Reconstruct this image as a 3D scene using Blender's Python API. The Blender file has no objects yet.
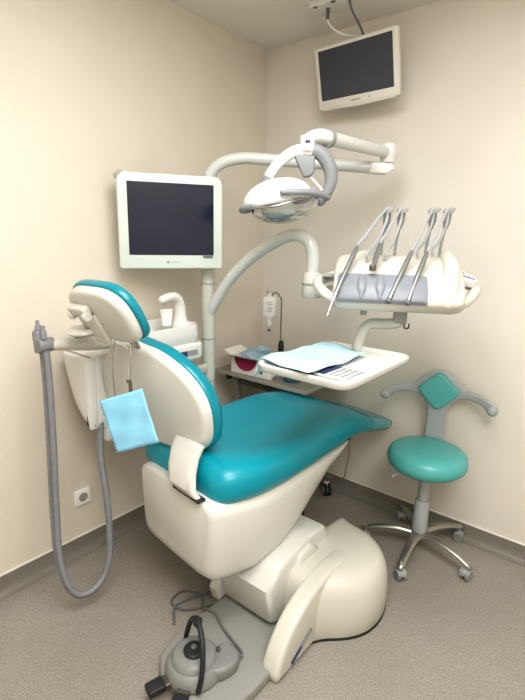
import bpy, bmesh, math, random
from mathutils import Vector, Matrix, Euler
random.seed(7)
C = bpy.context.scene.collection
PI = math.pi
R = math.radians

# ------------------------------------------------------------------ materials
def lin(h):
    if isinstance(h, str):
        h = h.lstrip('#'); c = [int(h[i:i+2], 16)/255 for i in (0, 2, 4)]
    else: c = h
    return tuple((v/12.92 if v <= .04045 else ((v+.055)/1.055)**2.4) for v in c) + (1,)

def mat(name, col, rough=.5, metal=0, spec=.5, coat=0, noise=0, nscale=20, bump=0, bscale=200, col2=None, trans=0, alpha=1, emit=0, sss=0, ior=1.45):
    m = bpy.data.materials.new(name); m.use_nodes = True
    nt = m.node_tree; b = nt.nodes['Principled BSDF']
    b.inputs['Base Color'].default_value = lin(col)
    b.inputs['Roughness'].default_value = rough
    b.inputs['Metallic'].default_value = metal
    b.inputs['Specular IOR Level'].default_value = spec
    b.inputs['Coat Weight'].default_value = coat
    b.inputs['Coat Roughness'].default_value = .12
    b.inputs['Transmission Weight'].default_value = trans
    b.inputs['Alpha'].default_value = alpha
    b.inputs['IOR'].default_value = ior
    if emit:
        b.inputs['Emission Color'].default_value = lin(col); b.inputs['Emission Strength'].default_value = emit
    tc = nt.nodes.new('ShaderNodeTexCoord')
    if noise:
        n = nt.nodes.new('ShaderNodeTexNoise'); n.inputs['Scale'].default_value = nscale; n.inputs['Detail'].default_value = 4
        nt.links.new(tc.outputs['Object'], n.inputs['Vector'])
        r = nt.nodes.new('ShaderNodeValToRGB')
        c1 = Vector(lin(col)[:3]); c2 = Vector(lin(col2)[:3]) if col2 else c1*(1-noise)
        r.color_ramp.elements[0].position = .35; r.color_ramp.elements[1].position = .65
        r.color_ramp.elements[0].color = (*c2, 1); r.color_ramp.elements[1].color = (*c1, 1)
        nt.links.new(n.outputs['Fac'], r.inputs['Fac']); nt.links.new(r.outputs['Color'], b.inputs['Base Color'])
    if bump:
        n2 = nt.nodes.new('ShaderNodeTexNoise'); n2.inputs['Scale'].default_value = bscale; n2.inputs['Detail'].default_value = 3
        nt.links.new(tc.outputs['Object'], n2.inputs['Vector'])
        bp = nt.nodes.new('ShaderNodeBump'); bp.inputs['Strength'].default_value = bump; bp.inputs['Distance'].default_value = .002
        nt.links.new(n2.outputs['Fac'], bp.inputs['Height']); nt.links.new(bp.outputs['Normal'], b.inputs['Normal'])
    return m

def floor_mat(name, base, dark, light):
    m = mat(name, base, rough=.42, spec=.35)
    nt = m.node_tree; b = nt.nodes['Principled BSDF']
    tc = nt.nodes.new('ShaderNodeTexCoord')
    def N(s, d=2):
        n = nt.nodes.new('ShaderNodeTexNoise'); n.inputs['Scale'].default_value = s; n.inputs['Detail'].default_value = d
        nt.links.new(tc.outputs['Object'], n.inputs['Vector']); return n
    def ramp(src, p0, c0, p1, c1):
        r = nt.nodes.new('ShaderNodeValToRGB'); e = r.color_ramp.elements
        e[0].position = p0; e[0].color = c0; e[1].position = p1; e[1].color = c1
        nt.links.new(src, r.inputs['Fac']); return r
    def mix(a, c, f=None, t='MIX', fv=.5):
        x = nt.nodes.new('ShaderNodeMix'); x.data_type = 'RGBA'; x.blend_type = t
        x.inputs[0].default_value = fv
        if f: nt.links.new(f, x.inputs[0])
        nt.links.new(a, x.inputs[6]); nt.links.new(c, x.inputs[7]); return x.outputs[2]
    a = ramp(N(210, 3).outputs['Fac'], .36, lin(dark), .64, lin(base))
    v = nt.nodes.new('ShaderNodeTexVoronoi'); v.inputs['Scale'].default_value = 210
    nt.links.new(tc.outputs['Object'], v.inputs['Vector'])
    li = nt.nodes.new('ShaderNodeRGB'); li.outputs[0].default_value = lin(light)
    f = ramp(v.outputs['Distance'], .12, (1, 1, 1, 1), .32, (0, 0, 0, 1))
    o = mix(a.outputs['Color'], li.outputs[0], f.outputs['Color'])
    big = ramp(N(2.2, 5).outputs['Fac'], .3, (.86, .85, .84, 1), .7, (1, 1, 1, 1))
    o = mix(o, big.outputs['Color'], None, 'MULTIPLY', 1.0)
    nt.links.new(o, b.inputs['Base Color'])
    bp = nt.nodes.new('ShaderNodeBump'); bp.inputs['Strength'].default_value = .12; bp.inputs['Distance'].default_value = .001
    nt.links.new(N(260, 2).outputs['Fac'], bp.inputs['Height']); nt.links.new(bp.outputs['Normal'], b.inputs['Normal'])
    return m

M = dict(
    wall_left=mat('wall_left_paint', '#dfd6c7', .55, noise=.03, nscale=3, bump=.05, bscale=300),
    wall_back=mat('wall_back_paint', '#e2dcd1', .5, noise=.04, nscale=3, bump=.05, bscale=300),
    ceil=mat('ceiling_paint', '#e8e4db', .8, bump=.03),
    floor=floor_mat('vinyl_floor', '#a59f96', '#857f76', '#bfb9b0'),
    cove=floor_mat('vinyl_cove', '#8b867e', '#7c776f', '#9a948b'),
    bead=mat('cove_sealant', '#efeae0', .4),
    cream=mat('cream_plastic', '#cfcec6', .28, coat=.25, noise=.02, nscale=6),
    cream2=mat('cream_plastic_aged', '#cfccc0', .32, coat=.2, noise=.03, nscale=6),
    white=mat('white_plastic', '#dddcd7', .25, coat=.3, noise=.015, nscale=8),
    arm=mat('arm_enamel', '#d0d1cd', .22, coat=.4, noise=.01, nscale=8),
    pole=mat('column_enamel', '#c4c4ba', .3, coat=.3, noise=.02, nscale=5),
    grey=mat('grey_plastic', '#979896', .4, noise=.04, nscale=15),
    greyd=mat('dark_grey_plastic', '#6d6f70', .45, noise=.06, nscale=15),
    pad=mat('silicone_pad', '#858990', .38, noise=.04, nscale=10),
    plate=mat('plate_coating', '#908f8a', .5, noise=.05, nscale=6, bump=.05),
    black=mat('black_rubber', '#2a2b2d', .5, noise=.1, nscale=30),
    blackm=mat('black_paint', '#26282b', .35, noise=.1, nscale=30),
    teal=mat('teal_vinyl', '#0a92a3', .33, spec=.45, coat=.1, noise=.08, nscale=4, bump=.06, bscale=350),
    teal_edge=mat('teal_vinyl_edge', '#0a8493', .28, spec=.5, coat=.2, noise=.05, nscale=4),
    mint=mat('mint_vinyl', '#58adaa', .33, coat=.15, noise=.05, nscale=5, bump=.04, bscale=350),
    stoolg=mat('stool_grey', '#a6aaab', .4, noise=.04, nscale=9),
    chrome=mat('brushed_aluminium', '#a9a59d', .28, metal=.85, noise=.08, nscale=20),
    steel=mat('steel', '#b9b9b8', .22, metal=.9, noise=.05, nscale=20),
    dsteel=mat('dark_steel', '#77726a', .3, metal=.7, noise=.05, nscale=20),
    hose=mat('hose_rubber', '#85868a', .5, noise=.08, nscale=40),
    hoseg=mat('instrument_hose', '#a6a8aa', .32, noise=.04, nscale=30),
    hp=mat('handpiece_metal', '#a0a2a3', .28, metal=.75, noise=.04, nscale=30),
    screen=mat('screen_glass', '#1d2238', .16, spec=.5, noise=.25, nscale=3, col2='#171b2e'),
    screen2=mat('tv_screen_glass', '#474a52', .25, spec=.45, noise=.15, nscale=3, col2='#3e4149'),
    bezel=mat('monitor_bezel', '#cdd5cd', .35, noise=.015, nscale=8),
    tvbezel=mat('tv_bezel', '#dcd8ce', .35, noise=.015, nscale=8),
    print=mat('grey_print', '#8b9095', .5, noise=.02),
    navy=mat('navy_print', '#3a3f66', .4, noise=.05, nscale=40),
    keypad=mat('keypad_film', '#dcdcd8', .3, noise=.05, nscale=60),
    bib=mat('blue_tissue', '#8fcbe6', .85, noise=.06, nscale=25, bump=.35, bscale=160),
    bib2=mat('pale_blue_tissue', '#b5d6e0', .8, noise=.06, nscale=14, bump=.3, bscale=120),
    table=mat('laminate_top', '#7f7b73', .3, noise=.07, nscale=8),
    tedge=mat('table_edge', '#a39e92', .35, noise=.04, nscale=10),
    box=mat('box_card', '#e9e4dc', .6, noise=.02),
    magenta=mat('magenta_print', '#9c2f55', .5, noise=.1, nscale=60),
    foil=mat('blue_wrap', '#9dbccb', .4, noise=.15, nscale=20, bump=.3, bscale=60),
    blue=mat('blue_plastic', '#3c6077', .4, noise=.1, nscale=20),
    bottle=mat('bottle_plastic', '#fbfaf6', .25, alpha=.75, noise=.03),
    label=mat('bottle_label', '#dcdfd8', .5, noise=.3, nscale=90, col2='#8d9497'),
    cup=mat('cup_plastic', '#f6f4ee', .35, noise=.01),
    film=mat('protective_film', '#74bcc2', .12, spec=.6, alpha=.7, noise=.3, nscale=12, col2='#4a959d'),
    reflector=mat('reflector', '#cfd6dc', .08, metal=.9, noise=.1, nscale=8),
    brass=mat('bronze_cap', '#8a7448', .35, metal=.6, noise=.1, nscale=30),
    cable=mat('grey_cable', '#6b6c6a', .5, noise=.05, nscale=40),
    bcable=mat('brown_cable', '#8d7a52', .5, noise=.05, nscale=40),
    socket_hole=mat('socket_dark', '#5d5a55', .5, noise=.1),
    caster=mat('caster_tyre', '#8f8f8d', .5, noise=.06, nscale=30),
)
# clear visor
gm = bpy.data.materials.new('clear_visor'); gm.use_nodes = True
_nt = gm.node_tree; _nt.nodes.clear()
_o = _nt.nodes.new('ShaderNodeOutputMaterial'); _mx = _nt.nodes.new('ShaderNodeMixShader')
_t = _nt.nodes.new('ShaderNodeBsdfTransparent'); _t.inputs[0].default_value = (.9, .92, .93, 1)
_g = _nt.nodes.new('ShaderNodeBsdfGlossy'); _g.inputs['Roughness'].default_value = .05
_lw = _nt.nodes.new('ShaderNodeLayerWeight'); _lw.inputs[0].default_value = .55
_nt.links.new(_lw.outputs['Facing'], _mx.inputs[0]); _nt.links.new(_t.outputs[0], _mx.inputs[1]); _nt.links.new(_g.outputs[0], _mx.inputs[2]); _nt.links.new(_mx.outputs[0], _o.inputs[0])
M['visor'] = gm
M['pedalg'] = mat('pedal_grey', '#838481', .42, noise=.05, nscale=15)
M['grip'] = mat('lamp_grip_grey', '#85888a', .4, noise=.04, nscale=15)

# ------------------------------------------------------------------ mesh helpers
def catmull(pts, n=8, closed=False):
    P = [Vector(p) for p in pts]; out = []
    L = len(P); rng = range(L) if closed else range(L-1)
    for i in rng:
        if closed: p0, p1, p2, p3 = P[i-1], P[i], P[(i+1) % L], P[(i+2) % L]
        else:
            p1, p2 = P[i], P[i+1]
            p0 = P[i-1] if i > 0 else p1*2-p2
            p3 = P[i+2] if i+2 < L else p2*2-p1
        for k in range(n):
            t = k/n
            out.append(.5*((2*p1)+(-p0+p2)*t+(2*p0-5*p1+4*p2-p3)*t*t+(-p0+3*p1-3*p2+p3)*t**3))
    if not closed: out.append(P[-1])
    return out

def loft(bm, rings, cap=True, closed_path=False):
    vs = [[bm.verts.new(p) for p in r] for r in rings]
    n = len(vs[0]); m = len(vs)
    for i in range(m if closed_path else m-1):
        a, b = vs[i], vs[(i+1) % m]
        for j in range(n):
            try: bm.faces.new((a[j], a[(j+1) % n], b[(j+1) % n], b[j]))
            except ValueError: pass
    if cap and not closed_path:
        bm.faces.new(list(reversed(vs[0]))); bm.faces.new(vs[-1])

def tube(bm, pts, r, seg=12, smooth=8, closed=False, flat=1.0, mtx=None, upv=None, endround=False):
    """round or flattened bar along a path; r is one radius or one per point"""
    pts = [Vector(p) for p in pts]
    if mtx is not None: pts = [mtx @ p for p in pts]
    rs = list(r) if hasattr(r, '__len__') else [r]*len(pts)
    if smooth and len(pts) > 2:
        Q = catmull(pts, smooth, closed)
        rr = catmull([(x, 0, 0) for x in rs], smooth, closed); rs = [v.x for v in rr]; pts = Q
    if endround and not closed:
        d0 = (pts[0]-pts[1]).normalized(); d1 = (pts[-1]-pts[-2]).normalized(); a, b = rs[0], rs[-1]
        pre = [(pts[0]+d0*a*math.sin(t), a*max(math.cos(t), .05)) for t in (R(88), R(65), R(40), R(18))]
        post = [(pts[-1]+d1*b*math.sin(t), b*max(math.cos(t), .05)) for t in (R(18), R(40), R(65), R(88))]
        pts = [p for p, _ in pre]+pts+[p for p, _ in post]; rs = [x for _, x in pre]+rs+[x for _, x in post]
    n = len(pts); tang = []
    for i in range(n):
        if closed: t = pts[(i+1) % n]-pts[i-1]
        else: t = pts[min(i+1, n-1)]-pts[max(i-1, 0)]
        tang.append(t.normalized())
    ref = Vector(upv) if upv else (Vector((0, 0, 1)) if abs(tang[0].z) < .9 else Vector((1, 0, 0)))
    nrm = (ref-tang[0]*ref.dot(tang[0])).normalized(); rings = []
    for i in range(n):
        if upv: nrm = (ref-tang[i]*ref.dot(tang[i])).normalized()
        else: nrm = (nrm-tang[i]*nrm.dot(tang[i])).normalized()
        bi = tang[i].cross(nrm)
        rings.append([pts[i]+(nrm*math.sin(2*PI*k/seg)*flat+bi*math.cos(2*PI*k/seg))*rs[i] for k in range(seg)])
    loft(bm, rings, not closed, closed)

def lathe(bm, prof, seg=28, mtx=None):
    mtx = mtx or Matrix()
    rings = [[mtx @ Vector((r*math.cos(2*PI*k/seg), r*math.sin(2*PI*k/seg), z)) for k in range(seg)] for r, z in prof]
    loft(bm, rings, True)

def merge(bm, b2):
    me = bpy.data.meshes.new('t'); b2.to_mesh(me); b2.free(); bm.from_mesh(me); bpy.data.meshes.remove(me)

def rbox(bm, size, loc=(0, 0, 0), rot=(0, 0, 0), bev=.005, seg=3, mtx=None):
    b = bmesh.new(); bmesh.ops.create_cube(b, size=1)
    bmesh.ops.scale(b, vec=size, verts=b.verts)
    if bev: bmesh.ops.bevel(b, geom=list(b.edges), offset=min(bev, min(size)*.49), segments=seg, profile=.5, affect='EDGES')
    T = Matrix.Translation(loc) @ Euler(rot).to_matrix().to_4x4()
    if mtx is not None: T = mtx @ T
    bmesh.ops.transform(b, matrix=T, verts=b.verts); merge(bm, b)

def prism(bm, outline, depth, bev=.004, seg=3, mtx=None, smooth=0):
    """outline in local XY, thickness depth along local Z about zero"""
    if smooth: outline = [(p.x, p.y) for p in catmull([(x, y, 0) for x, y in outline], smooth, True)]
    b = bmesh.new()
    lo = [b.verts.new((x, y, -depth/2)) for x, y in outline]; hi = [b.verts.new((x, y, depth/2)) for x, y in outline]
    n = len(outline)
    f0 = b.faces.new(list(reversed(lo))); f1 = b.faces.new(hi)
    for i in range(n): b.faces.new((lo[i], lo[(i+1) % n], hi[(i+1) % n], hi[i]))
    bmesh.ops.recalc_face_normals(b, faces=b.faces)
    if bev: bmesh.ops.bevel(b, geom=list(f0.edges)+list(f1.edges), offset=bev, segments=seg, profile=.5, affect='EDGES')
    if mtx is not None: bmesh.ops.transform(b, matrix=mtx, verts=b.verts)
    merge(bm, b)

def rrect(w, h, r, n=5):
    o = []
    for cx, cy, a in ((w/2-r, h/2-r, 0), (-w/2+r, h/2-r, 90), (-w/2+r, -h/2+r, 180), (w/2-r, -h/2+r, 270)):
        for k in range(n+1):
            t = R(a+90*k/n); o.append((cx+r*math.cos(t), cy+r*math.sin(t)))
    return o

def sring(w, h, n=24, e=3.0):
    """super-ellipse ring, list of (x, z)"""
    o = []
    for k in range(n):
        t = 2*PI*k/n; c, s = math.cos(t), math.sin(t)
        o.append((w*math.copysign(abs(c)**(2/e), c), h*math.copysign(abs(s)**(2/e), s)))
    return o

def obj(name, bm, m, parent=None, origin=None, sharp=38, solid=0):
    bmesh.ops.recalc_face_normals(bm, faces=bm.faces)
    root = parent
    while root is not None and root.parent is not None: root = root.parent
    o0 = Vector(origin) if origin is not None else (root.location.copy() if root is not None else Vector())
    bmesh.ops.translate(bm, vec=-o0, verts=bm.verts)
    me = bpy.data.meshes.new(name); bm.to_mesh(me); bm.free()
    for p in me.polygons: p.use_smooth = True
    me.set_sharp_from_angle(angle=R(sharp))
    me.materials.append(M[m] if isinstance(m, str) else m)
    o = bpy.data.objects.new(name, me); C.objects.link(o)
    if parent is not None: o.parent = parent
    else: o.location = o0
    if solid:
        s = o.modifiers.new('thickness', 'SOLIDIFY'); s.thickness = solid; s.offset = 0
    return o

def tag(o, label=None, cat=None, group=None, kind=None):
    for k, v in (('label', label), ('category', cat), ('group', group), ('kind', kind)):
        if v: o[k] = v
    return o

def thing(name, label, cat, loc=(0, 0, 0), group=None):
    o = bpy.data.objects.new(name, None); C.objects.link(o); o.location = loc; o.empty_display_size = .05
    return tag(o, label, cat, group)

def NB(): return bmesh.new()
def frame(loc, ax, ay, az): 
    m = Matrix((Vector(ax), Vector(ay), Vector(az))).transposed().to_4x4(); m.translation = Vector(loc); return m
def rotz(loc, deg): return Matrix.Translation(loc) @ Matrix.Rotation(R(deg), 4, 'Z')
def text(name, body, size, mtx, m, parent, origin=None):
    cu = bpy.data.curves.new(name, 'FONT'); cu.body = body; cu.size = size; cu.extrude = .0003; cu.align_x = 'CENTER'; cu.align_y = 'CENTER'
    to = bpy.data.objects.new(name, cu); C.objects.link(to)
    dg = bpy.context.evaluated_depsgraph_get(); me = bpy.data.meshes.new_from_object(to.evaluated_get(dg))
    bpy.data.objects.remove(to); bm = NB(); bm.from_mesh(me); bpy.data.meshes.remove(me)
    bmesh.ops.transform(bm, matrix=mtx, verts=bm.verts)
    return obj(name, bm, m, parent, origin)

# ------------------------------------------------------------------ camera
F = 473.35
yaw, pitch, roll = R(39.07), R(13.43), R(1.234)
fw = Vector((-math.sin(yaw)*math.cos(pitch), math.cos(yaw)*math.cos(pitch), -math.sin(pitch)))
rt = Vector((math.cos(yaw), math.sin(yaw), 0)); up = rt.cross(fw)
rt2 = rt*math.cos(roll)+up*math.sin(roll); up2 = -rt*math.sin(roll)+up*math.cos(roll)
cam = bpy.data.cameras.new('camera'); cam.sensor_fit = 'HORIZONTAL'; cam.sensor_width = 36; cam.lens = F/525*36; cam.clip_start = .02
co = bpy.data.objects.new('camera', cam); C.objects.link(co)
co.matrix_world = frame((1.9674, -2.4116, 1.5346), rt2, up2, -fw)
bpy.context.scene.camera = co

# ------------------------------------------------------------------ room
XR, YF, H = 3.3, -3.6, 2.6
def slab(name, lo, hi, m, kind='structure'):
    bm = NB(); rbox(bm, [hi[i]-lo[i] for i in range(3)], [(hi[i]+lo[i])/2 for i in range(3)], bev=0)
    return tag(obj(name, bm, m, None, (0, 0, 0)), kind=kind)
slab('floor', (-.1, YF-.1, -.1), (XR+.1, .1, 0), 'floor')
slab('ceiling', (-.1, YF-.1, H), (XR+.1, .1, H+.1), 'ceil')
slab('wall_left', (-.1, YF, 0), (0, 0, H), 'wall_left')
slab('wall_back', (-.1, 0, 0), (XR+.1, .1, H), 'wall_back')
slab('wall_right', (XR, YF, 0), (XR+.1, 0, H), 'wall_back')
slab('wall_front', (-.1, YF-.1, 0), (XR+.1, YF, H), 'wall_back')
# coved skirting: the vinyl floor curls up the wall
cv = [(0, 0), (.045, 0), (.03, .003), (.016, .011), (.008, .025), (.004, .05), (.004, .088), (0, .088)]
bm = NB(); rings = [[(x, y, z) for x, z in cv] for y in (0, YF)]; loft(bm, rings); tag(obj('baseboard_left', bm, 'cove'), kind='structure')
bm = NB(); rings = [[(x, -y, z) for y, z in cv] for x in (0, XR)]; loft(bm, rings); tag(obj('baseboard_back', bm, 'cove'), kind='structure')
slab('trim_1', (0, YF, .088), (.006, 0, .094), 'bead')
slab('trim_2', (0, -.006, .088), (XR, 0, .094), 'bead')

# ------------------------------------------------------------------ lights
def area(name, loc, sx, sy, power, col, rot=(0, 0, 0)):
    l = bpy.data.lights.new(name, 'AREA'); l.shape = 'RECTANGLE'; l.size = sx; l.size_y = sy; l.energy = power; l.color = col
    o = bpy.data.objects.new(name, l); C.objects.link(o); o.location = loc; o.rotation_euler = rot
    return o
area('ceiling_panel_light', (1.35, -1.75, 2.57), .7, 1.3, 31, (.985, .99, 1))
area('ceiling_panel_light', (2.35, -2.05, 2.57), .7, 1.3, 34, (.985, .99, 1))
area('added_ceiling_fill', (2.75, -2.9, 2.05), .4, .9, 23, (.985, .99, 1), (PI, 0, 0))  # added fill aimed upward to brighten the ceiling, not a fitting of the room
w = bpy.data.worlds.new('world'); bpy.context.scene.world = w; w.use_nodes = True
w.node_tree.nodes['Background'].inputs[0].default_value = (.9, .88, .85, 1); w.node_tree.nodes['Background'].inputs[1].default_value = .3

# ------------------------------------------------------------------ dental chair
ch = thing('dental_chair', 'reclining dental chair with teal upholstery on a cream swivel base', 'dental chair', (.95, -1.2, 0))
# base plate on the floor
bm = NB(); prism(bm, [(.78, -.8), (.77, -1.3), (.772, -1.44), (.80, -1.53), (.86, -1.575), (1.02, -1.58), (1.10, -1.56), (1.14, -1.50), (1.15, -1.42), (1.15, -1.315), (1.13, -1.295), (1.10, -1.29), (1.09, -.8)], .045, .010, 3, Matrix.Translation((0, 0, .0225))); obj('base_plate', bm, 'plate', ch)
# lift housing: curved fin plus rounded motor drum
def YZ(x): return Matrix(((0, 0, 1, x), (1, 0, 0, 0), (0, 1, 0, 0), (0, 0, 0, 1)))   # local x->Y, local y->Z, depth->X
bm = NB()
fin = [(-1.318, .005), (-1.324, .04), (-1.292, .11), (-1.225, .18), (-1.135, .23), (-1.04, .255), (-.93, .262), (-.80, .25), (-.70, .22), (-.62, .14), (-.6, .005)]
fo = [(p.x, p.y) for p in catmull([(a, b, 0) for a, b in fin], 4)]
prism(bm, fo, .075, .018, 4, YZ(1.143))
b3 = [(-.93, .20), (-.90, .24), (-.85, .256), (-.74, .25), (-.68, .22), (-.62, .12), (-.6, .005), (-.93, .005)]
prism(bm, b3, .33, .02, 3, YZ(.955))
lh = obj('lift_housing', bm, 'cream2', ch)
bm = NB(); pl = [(.98, -1.03), (1.08, -1.10), (1.155, -1.105), (1.20, -1.05), (1.275, -.975), (1.318, -.89), (1.322, -.78), (1.28, -.67), (1.18, -.59), (1.05, -.565), (.98, -.58)]
pl = [(p.x, p.y) for p in catmull([(a, b, 0) for a, b in pl], 4, True)]
rings = []
for z, k in ((.006, .985), (.012, 1.0), (.10, 1.0), (.14, .99), (.18, .96), (.213, .91), (.236, .83), (.248, .72), (.254, .55), (.256, .2)):
    rings.append([(1.06+(a-1.06)*k, -.82+(b+.82)*(k if b > -.82 else .35+.65*k), z) for a, b in pl])
loft(bm, rings); obj('motor_drum', bm, 'cream2', lh, sharp=60)
bm = NB(); prism(bm, [(a, b) for a, b in pl], .006, 0, 1, Matrix.Translation((.002, -.002, .003))); obj('drum_gasket', bm, 'black', lh)
bm = NB(); prism(bm, [(-.07, -.009), (.07, -.009), (.07, .009), (-.07, .009)], .004, .001, 1, frame((1.1815, -1.175, .06), (0, .9, .43), (0, -.43, .9), (1, 0, 0))); obj('nameplate', bm, 'navy', lh)
bm = NB(); prism(bm, [(-.035, -.0085), (.035, -.0085), (.035, .0085), (-.035, .0085)], .005, .001, 1, frame((1.182, -1.145, .0743), (0, .9, .43), (0, -.43, .9), (1, 0, 0))); obj('nameplate_panel', bm, 'grey', lh)
bm = NB(); lathe(bm, [(.001, -.004), (.017, -.004), (.017, .003), (.013, .006), (.001, .006)], 20, frame((1.215, -.955, .2), (.55, .45, -.7), (-.45, .88, .1), (.62, -.55, .55))); obj('release_knob', bm, 'brass', lh)
# left foot cover
bm = NB(); prism(bm, [(-1.2, .045), (-1.215, .10), (-1.19, .15), (-1.12, .19), (-.8, .2), (-.8, .045)], .05, .01, 3, YZ(.755)); obj('foot_fairing', bm, 'cream', ch)
# lift arm
bm = NB()
def qring(y0, z0, hx, cx, t): return [(cx-hx, y0, z0), (cx+hx, y0, z0)]
la = [(-1.15, .045), (-1.18, .075), (-1.20, .22), (-1.13, .29), (-.95, .33), (-.80, .31), (-.76, .22), (-.80, .045)]
prism(bm, la, .31, .022, 3, YZ(.885)); obj('lift_arm', bm, 'cream', ch)
bm = NB(); prism(bm, [(-1.0, .20), (-1.05, .225), (-1.02, .29), (-.94, .305), (-.88, .26), (-.88, .18)], .25, .015, 3, YZ(.935)); obj('link_cover', bm, 'cream', ch)

# swivelling upper part: local s (right), t (towards the feet), world z
CF = rotz((.66, -1.2, 0), -7)
def cm(s, t, z): return CF @ Vector((s, t, z))
# seat pan shell
bm = NB(); rings = []
prof = [  # t, half width top, half width bottom, z top, z bottom
    (-.146, .23, .20, .605, .345), (-.138, .246, .222, .615, .31), (-.115, .258, .24, .615, .288), (-.06, .268, .25, .61, .275), (.06, .29, .268, .60, .272),
    (.20, .285, .262, .60, .29), (.32, .275, .25, .60, .355), (.42, .265, .235, .60, .43), (.55, .245, .215, .60, .52), (.66, .22, .2, .595, .56), (.74, .19, .17, .59, .57)]
for t, wt, wb, zt, zb in prof:
    r = []
    for k in range(28):
        x, z = sring(1, 1, 28, 7)[k]
        f = (z+1)/2; w_ = wb+(wt-wb)*f
        r.append(cm(x*w_+.026, t, zb-.012+(zt-zb+.012)*f))
    rings.append(r)
loft(bm, rings); sp = obj('seat_pan', bm, 'cream', ch, sharp=60)
# seat cushion with raised knee
bm = NB(); rings = []
cu = [ # t, half width, z bottom, z top, dish
    (-.108, .21, .61, .66, 0), (-.098, .245, .58, .70, 0), (-.06, .282, .562, .733, .006), (.05, .308, .558, .745, .02), (.18, .312, .565, .742, .03), (.32, .306, .575, .748, .028), (.46, .292, .585, .762, .02),
    (.58, .278, .59, .768, .01), (.70, .258, .59, .752, .006), (.82, .235, .585, .715, .006), (.92, .213, .562, .668, .006), (.985, .192, .552, .632, .0), (1.005, .172, .56, .617, 0)]
cu = [tuple(q) for q in zip(*[[v.x for v in catmull([(c[i], 0, 0) for c in cu], 3)] for i in range(5)])]
for t, wd, zb, zt, d in cu:
    r = []
    for k in range(40):
        x, z = sring(1, 1, 40, 3.4)[k]
        zz = (zb+zt)/2+(zt-zb)/2*z
        if z > 0: zz -= d*max(0, 1-(x/.8)**2)
        r.append(cm(x*wd, t, zz))
    rings.append(r)
loft(bm, rings); obj('seat_cushion', bm, 'teal', ch, sharp=80)
# clear foot cover
bm = NB(); rings = []
for t, wd, zb, zt in ((.955, .208, .548, .656), (1.03, .207, .533, .628), (1.12, .205, .518, .598), (1.175, .185, .515, .578), (1.19, .145, .523, .566)):
    rings.append([cm(x, t, (zb+zt)/2+z) for x, z in sring(wd, (zt-zb)/2, 32, 3.2)])
loft(bm, rings); obj('foot_cover', bm, 'film', ch, sharp=80)
# backrest, reclined 25 degrees; local frame: X right, Y up along the back, Z out of the back (to the rear)
rec = R(9)
CR = CF.to_3x3()
CB = CR @ Matrix.Rotation(R(11), 3, 'Z')
bx = CB @ Vector((1, 0, 0)); by = CB @ Vector((0, -math.sin(rec), math.cos(rec))); bz = bx.cross(by)
if bz.dot(CR @ Vector((0, -1, 0))) < 0: bz = -bz
BF = frame(cm(-.13, -.065, .735), bx, by, bx.cross(by))
sgn = 1 if bx.cross(by).dot(CR @ Vector((0, -1, 0))) > 0 else -1
def bout(scale=1, off=0):
    pts = [(0, -.018), (.14, -.015), (.235, .008), (.285, .065), (.298, .145), (.292, .21), (.262, .272), (.205, .328), (.13, .37), (.06, .395), (0, .405)]
    pts = pts+[(-x-.035*min(1, max(0, (y-.15)/.2)), y+.022*min(1, max(0, (y-.15)/.2))) for x, y in reversed(pts[1:-1])]
    return [(x*scale, .21+(y-.21)*scale) for x, y in pts]
def blob(bm, outline, layers, mtx, smooth=4):
    """stack of scaled outlines: layers = [(scale, z)]"""
    o = [(p.x, p.y) for p in catmull([(x, y, 0) for x, y in outline], smooth, True)]
    cx = sum(a for a, b in o)/len(o); cy = sum(b for a, b in o)/len(o)
    rings = [[mtx @ Vector((cx+(a-cx)*s, cy+(b-cy)*s, z)) for a, b in o] for s, z in layers]
    loft(bm, rings)
bm = NB(); blob(bm, bout(), [(.88, .056*sgn), (.925, .053*sgn), (.955, .045*sgn), (.972, .03*sgn), (.965, 0)], BF); bs = obj('backrest_shell', bm, 'cream', ch, sharp=60)
bm = NB(); blob(bm, bout(), [(.95, .018*sgn), (.985, .014*sgn), (1.0, .004*sgn), (1.005, -.010*sgn), (1.0, -.022*sgn), (.98, -.032*sgn), (.9, -.038*sgn)], BF); obj('backrest_cushion', bm, 'teal_edge', ch, sharp=60)
# raised spine on the shell
bm = NB(); prism(bm, [(-.06, .36), (.05, .36), (.03, .25), (.01, .03), (-.03, .03), (-.045, .25)], .016, .007, 3, BF @ Matrix.Translation((-.12, .03, .054*sgn)), 3); obj('spine_cover', bm, 'cream', bs)
bm = NB(); prism(bm, [(-.012, -.004), (.012, -.004), (.012, .004), (-.012, .004)], .012, .001, 1, BF @ Matrix.Translation((.10, .358, .046*sgn))); obj('latch', bm, 'black', bs)
# hinge bracket between back and seat
bm = NB(); rings = []
for s0, t0, z0, wd, th in ((.14, -.13, .612, .072, .014), (.135, -.15, .625, .072, .016), (.12, -.160, .65, .073, .018), (.10, -.146, .70, .075, .02), (.085, -.122, .75, .08, .016), (.08, -.095, .79, .086, .010)):
    rings.append([cm(s0+x, t0+y, z0) for x, y in sring(wd, th, 20, 4)])
loft(bm, rings); hb = obj('hinge_bracket', bm, 'cream', ch)
bm = NB(); rbox(bm, (.16, .035, .012), (.14, -.145, .618), bev=.003, mtx=CF); obj('hinge_trim', bm, 'black', hb)
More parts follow.
